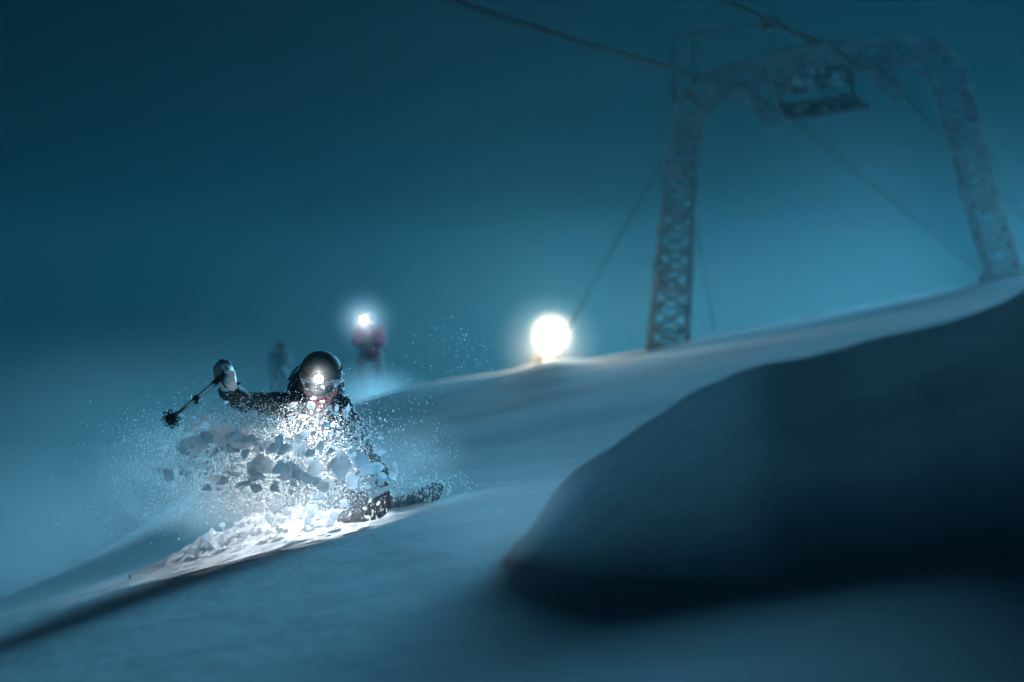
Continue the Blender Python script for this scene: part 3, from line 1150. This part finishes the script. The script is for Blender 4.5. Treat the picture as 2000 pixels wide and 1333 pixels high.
CH = []
for k in range(16):
    npt = random.randint(9, 14)
    pts_ = []
    for _ in range(npt):
        v = Vector((random.gauss(0, 1), random.gauss(0, 1), random.gauss(0, 1))).normalized()
        pts_.append(Vector((v.x * random.uniform(.75, 1), v.y * random.uniform(.75, 1), v.z * random.uniform(.75, 1))))
    CH.append(hull_mesh('snow_chunk', pts_))

# (px, py, half width px, half height px, tilt degrees, depth, label)
BIG = [
    (455, 858, 52, 25, 14, 13.22, 'largest flat snow slab in the spray, below the raised glove'),
    (385, 872, 38, 22, -18, 13.18, 'wide tilted snow slab left of the largest slab'),
    (408, 852, 16, 15, 20, 13.14, 'squarish snow block stuck between the two widest slabs'),
    (533, 868, 25, 20, 10, 13.25, 'rounded snow chunk right of the largest slab'),
    (510, 912, 33, 24, 4, 13.20, 'broad snow block in the middle of the spray above the bright patch'),
    (660, 908, 33, 32, -8, 13.22, 'biggest upright snow block, under the skier\'s right side'),
    (615, 925, 22, 26, 10, 13.24, 'tall snow chunk just left of the biggest upright block'),
    (568, 922, 25, 24, -5, 13.26, 'dense snow chunk at the centre of the spray'),
    (722, 912, 28, 17, 5, 13.25, 'wide snow chunk beside the lowered hand'),
    (768, 922, 9, 26, 4, 13.30, 'tall narrow snow shard right of the lowered hand'),
    (688, 938, 20, 18, 30, 13.28, 'wedge of snow just above the nearer ski tip'),
    (578, 868, 22, 20, -25, 13.3, 'snow chunk on the skier\'s belly left of the glow'),
    (476, 946, 20, 7, -12, 13.12, 'dark elongated snow lump against the brightest patch'),
    (430, 934, 34, 9, 8, 13.16, 'long thin snow slab above the bright patch at left'),
    (441, 786, 7, 3.5, 0, 13.40, 'small pale rectangular flake below the jacket cuff'),
    (678, 800, 5, 16, 12, 13.45, 'long pale splinter of snow on the skier\'s shoulder'),
    (657, 798, 6, 10, -4, 13.42, 'pale upright snow piece left of the shoulder splinter'),
    (672, 808, 8, 9, -20, 13.44, 'ragged pale snow piece under the shoulder splinter'),
    (607, 793, 9, 9, 10, 13.45, 'snow lump right under the red neck gaiter'),
    (570, 792, 12, 6, -10, 13.44, 'flat pale snow lump on the skier\'s chest at left'),
    (613, 779, 6, 3, 0, 13.5, 'small pale flake in front of the red neck gaiter'),
    (631, 756, 3, 6, -35, 13.5, 'pale flake in front of the goggles'),
    (374, 776, 1.4, 9, 6, 13.0, 'thin upright sliver of snow crossing the pole shaft'),
]


def add_chunk(px, py, hw, hh, tilt, y, label, group=None, mesh=None):
    o_ = bpy.data.objects.new('snow_chunk', mesh or random.choice(CH))
    COL.objects.link(o_)
    k = y / F
    o_.location = P(px, py, y)
    o_.scale = (hw * k * 1.2, min(hw, hh) * k * random.uniform(.8, 1.2) + .002, hh * k * 1.2)
    spin = Matrix.Rotation(R(tilt), 4, 'Y') @ Matrix.Rotation(random.uniform(-.5, .5), 4, 'Z') @ Matrix.Rotation(random.uniform(-.4, .4), 4, 'X')
    o_.rotation_euler = spin.to_euler()
    tag(o_, label, 'snow chunk', group)
    return o_


for b_ in BIG:
    add_chunk(*b_)


def in_spray():
    """a pixel of the spray, dense in the middle and low, thinning to the left and upward"""
    while True:
        px = random.uniform(280, 775)
        py = random.uniform(770, 1010)
        topline = interp([(280, 840), (380, 815), (450, 800), (520, 792), (600, 790), (680, 800), (740, 850), (780, 900)], px)
        botline = interp([(280, 930), (380, 955), (480, 968), (600, 975), (700, 965), (780, 950)], px)
        if not topline < py < botline:
            continue
        dens = .35 + .65 * math.exp(-((px - 510) / 170) ** 2) * math.exp(-((py - 900) / 65) ** 2)
        if random.random() < dens:
            return px, py


def where(px, py):
    if py < 825 and px > 520:
        return 'in front of the skier\'s chest'
    if px > 640:
        return 'before the skier\'s lowered arm'
    if px > 520:
        return 'in the middle of the spray below the chest'
    if py < 845:
        return 'under the raised arm'
    if px > 400:
        return 'low in the spray left of the skier\'s body'
    return 'at the left end of the spray below the pole basket'


def chunk_label(px, py, s_, ar_):
    size = 'tiny' if s_ < 4.2 else ('small' if s_ < 7.5 else 'fist-sized')
    form = 'flat' if ar_ < .7 else 'blocky'
    lab = '%s %s snow chunk flying %s' % (size, form, where(px, py))
    return lab, '%s %s snow chunks %s' % (size, form, where(px, py))


for k in range(250):
    px, py = in_spray()
    s = 2.8 + 13.5 * random.random() ** 1.9
    if py < 850 and px > 520:
        s = 2.2 + 5.5 * random.random() ** 2
    ar = random.uniform(.45, 1.0)
    lab, grp = chunk_label(px, py, s, ar)
    add_chunk(px, py, s, s * ar, random.uniform(-60, 60), random.uniform(12.95, 13.4), lab, grp)
# small clods lying on the lit bank
for k in range(36):
    px = random.uniform(400, 680)
    y = random.uniform(13.5, 13.75)
    x = (px - 1000) / F * y
    z = ground(x, y)
    o_ = bpy.data.objects.new('snow_clod', random.choice(CH))
    COL.objects.link(o_)
    s = random.uniform(.015, .05)
    o_.location = (x, y, z + random.uniform(.06, .17))
    o_.scale = (s, s * .8, s * .7)
    o_.rotation_euler = (random.random() * 3, random.random() * 3, random.random() * 3)
    part_ = 'left end' if px < 440 else ('middle' if px < 590 else 'right end')
    big_ = 'larger' if s > .033 else 'smaller'
    tag(o_, '%s clod of snow lying on the %s of the bright ploughed bank' % (big_, part_), 'snow clod', '%s snow clods on the %s of the bank' % (big_, part_))


# ------------------------------------------------------------------ fine spray: thousands of flakes, one object
def flake_cloud(name, pos, size, label):
    """pos (n,3), size (n,) -> irregular octahedra in one mesh"""
    n_ = len(pos)
    base = np.array([[1, 0, 0], [-1, 0, 0], [0, 1, 0], [0, -1, 0], [0, 0, 1], [0, 0, -1]], float)
    fc = np.array([[0, 2, 4], [2, 1, 4], [1, 3, 4], [3, 0, 4], [2, 0, 5], [1, 2, 5], [3, 1, 5], [0, 3, 5]])
    ax = rng.normal(size=(n_, 4))
    ax /= np.linalg.norm(ax, axis=1)[:, None]
    w_, x_, y_, z_ = ax.T
    rot = np.stack([1 - 2 * (y_ ** 2 + z_ ** 2), 2 * (x_ * y_ - z_ * w_), 2 * (x_ * z_ + y_ * w_),
                    2 * (x_ * y_ + z_ * w_), 1 - 2 * (x_ ** 2 + z_ ** 2), 2 * (y_ * z_ - x_ * w_),
                    2 * (x_ * z_ - y_ * w_), 2 * (y_ * z_ + x_ * w_), 1 - 2 * (x_ ** 2 + y_ ** 2)], 1).reshape(n_, 3, 3)
    st_ = rng.uniform(.45, 1.3, size=(n_, 1, 3)) * rng.uniform(.75, 1.25, size=(n_, 6, 1))
    v_ = base[None] * st_ * size[:, None, None]
    v_ = np.einsum('nij,nkj->nki', rot, v_) + pos[:, None, :]
    f_ = (fc[None] + 6 * np.arange(n_)[:, None, None]).reshape(-1, 3)
    me = bpy.data.meshes.new(name)
    me.vertices.add(n_ * 6)
    me.vertices.foreach_set('co', v_.reshape(-1).astype('f4'))
    me.loops.add(len(f_) * 3)
    me.loops.foreach_set('vertex_index', f_.reshape(-1).astype('i4'))
    me.polygons.add(len(f_))
    me.polygons.foreach_set('loop_start', np.arange(0, len(f_) * 3, 3).astype('i4'))
    me.update(calc_edges=True)
    o_ = link(name, me, M['flake'])
    tag(o_, label, None, None, 'stuff')
    return o_


def pix(px, py, y):
    return np.stack([(px - 1000) / F * y, y, -(py - 666.5) / F * y], 1)


def gauss_set(n_, cx, cy, sx, sy, y0, y1, s0, s1, pw=2.5, rot_=0.0):
    a_, b_ = rng.normal(0, 1, n_) * sx, rng.normal(0, 1, n_) * sy
    c_, s_ = math.cos(rot_), math.sin(rot_)
    px, py = cx + a_ * c_ - b_ * s_, cy + a_ * s_ + b_ * c_
    y = rng.uniform(y0, y1, n_)
    return pix(px, py, y), s0 + (s1 - s0) * rng.random(n_) ** pw


sets = [gauss_set(6500, 530, 970, 105, 26, 13.3, 13.8, .0014, .0075, 3),    # low in the beam over the bank
        gauss_set(2800, 590, 840, 62, 34, 13.2, 13.75, .0012, .0048, 3),     # on the dark body, in the beam
        gauss_set(6500, 540, 900, 110, 42, 13.15, 13.8, .0014, .0070, 3),     # heart of the spray
        gauss_set(7500, 405, 890, 75, 42, 13.1, 13.8, .0014, .0085, 3),       # left wing
        gauss_set(1000, 500, 805, 60, 18, 13.2, 13.6, .0014, .006, 3),       # over the raised arm
        gauss_set(2000, 690, 865, 40, 42, 13.2, 13.6, .0016, .009, 3),       # right arm
        gauss_set(900, 820, 890, 45, 55, 13.5, 14.2, .0012, .0055, 3),       # right fringe
        gauss_set(420, 770, 790, 60, 55, 13.3, 14.2, .0010, .0036, 3),
        gauss_set(120, 905, 690, 48, 30, 12.2, 13.0, .0012, .0036, 2, .6),    # specks before the far lamps
        gauss_set(900, 310, 905, 50, 38, 13.2, 13.8, .0014, .007, 3),        # far left fringe
        gauss_set(500, 270, 1000, 60, 35, 13.3, 13.9, .0014, .007, 3),
        gauss_set(700, 830, 950, 40, 16, 13.6, 14.0, .0016, .009, 3)]
pos = np.concatenate([s[0] for s in sets])
siz = np.concatenate([s[1] for s in sets])
gz = np.array([ground(p[0], p[1]) for p in pos])
keep = pos[:, 2] > gz
flake_cloud('snow_spray', pos[keep], siz[keep], 'fine spray of snow grains hanging round the turning skier')

# powder mist in the beam, and an added glow round the headlamp
puff('powder_mist_and_glow', P(530, 1010, 13.52), (.75, .30, .20), 2.0, .1, 'low plume of powder feathering off the bank along the ski track', noise_amt=.6, nscale=2.2, power=1.0)
puff('powder_mist_and_glow', P(490, 930, 13.55), (1.05, .42, .46), 1.6, .3, 'soft white powder mist glowing in the beam under the skier', noise_amt=.75, nscale=3.2, power=1.5)
puff('powder_mist_and_glow', P(800, 905, 13.9), (.45, .4, .35), .7, .3, 'thin powder mist trailing at the right of the skier', noise_amt=.7, nscale=3.2, power=1.7)
puff('powder_mist_and_glow', HALO, (.15, .10, .15), 4.0, 0.0, 'small puff of powder lit round the skier\'s headlamp', power=2.6)  # added volume imitating lens bloom, no powder hangs here
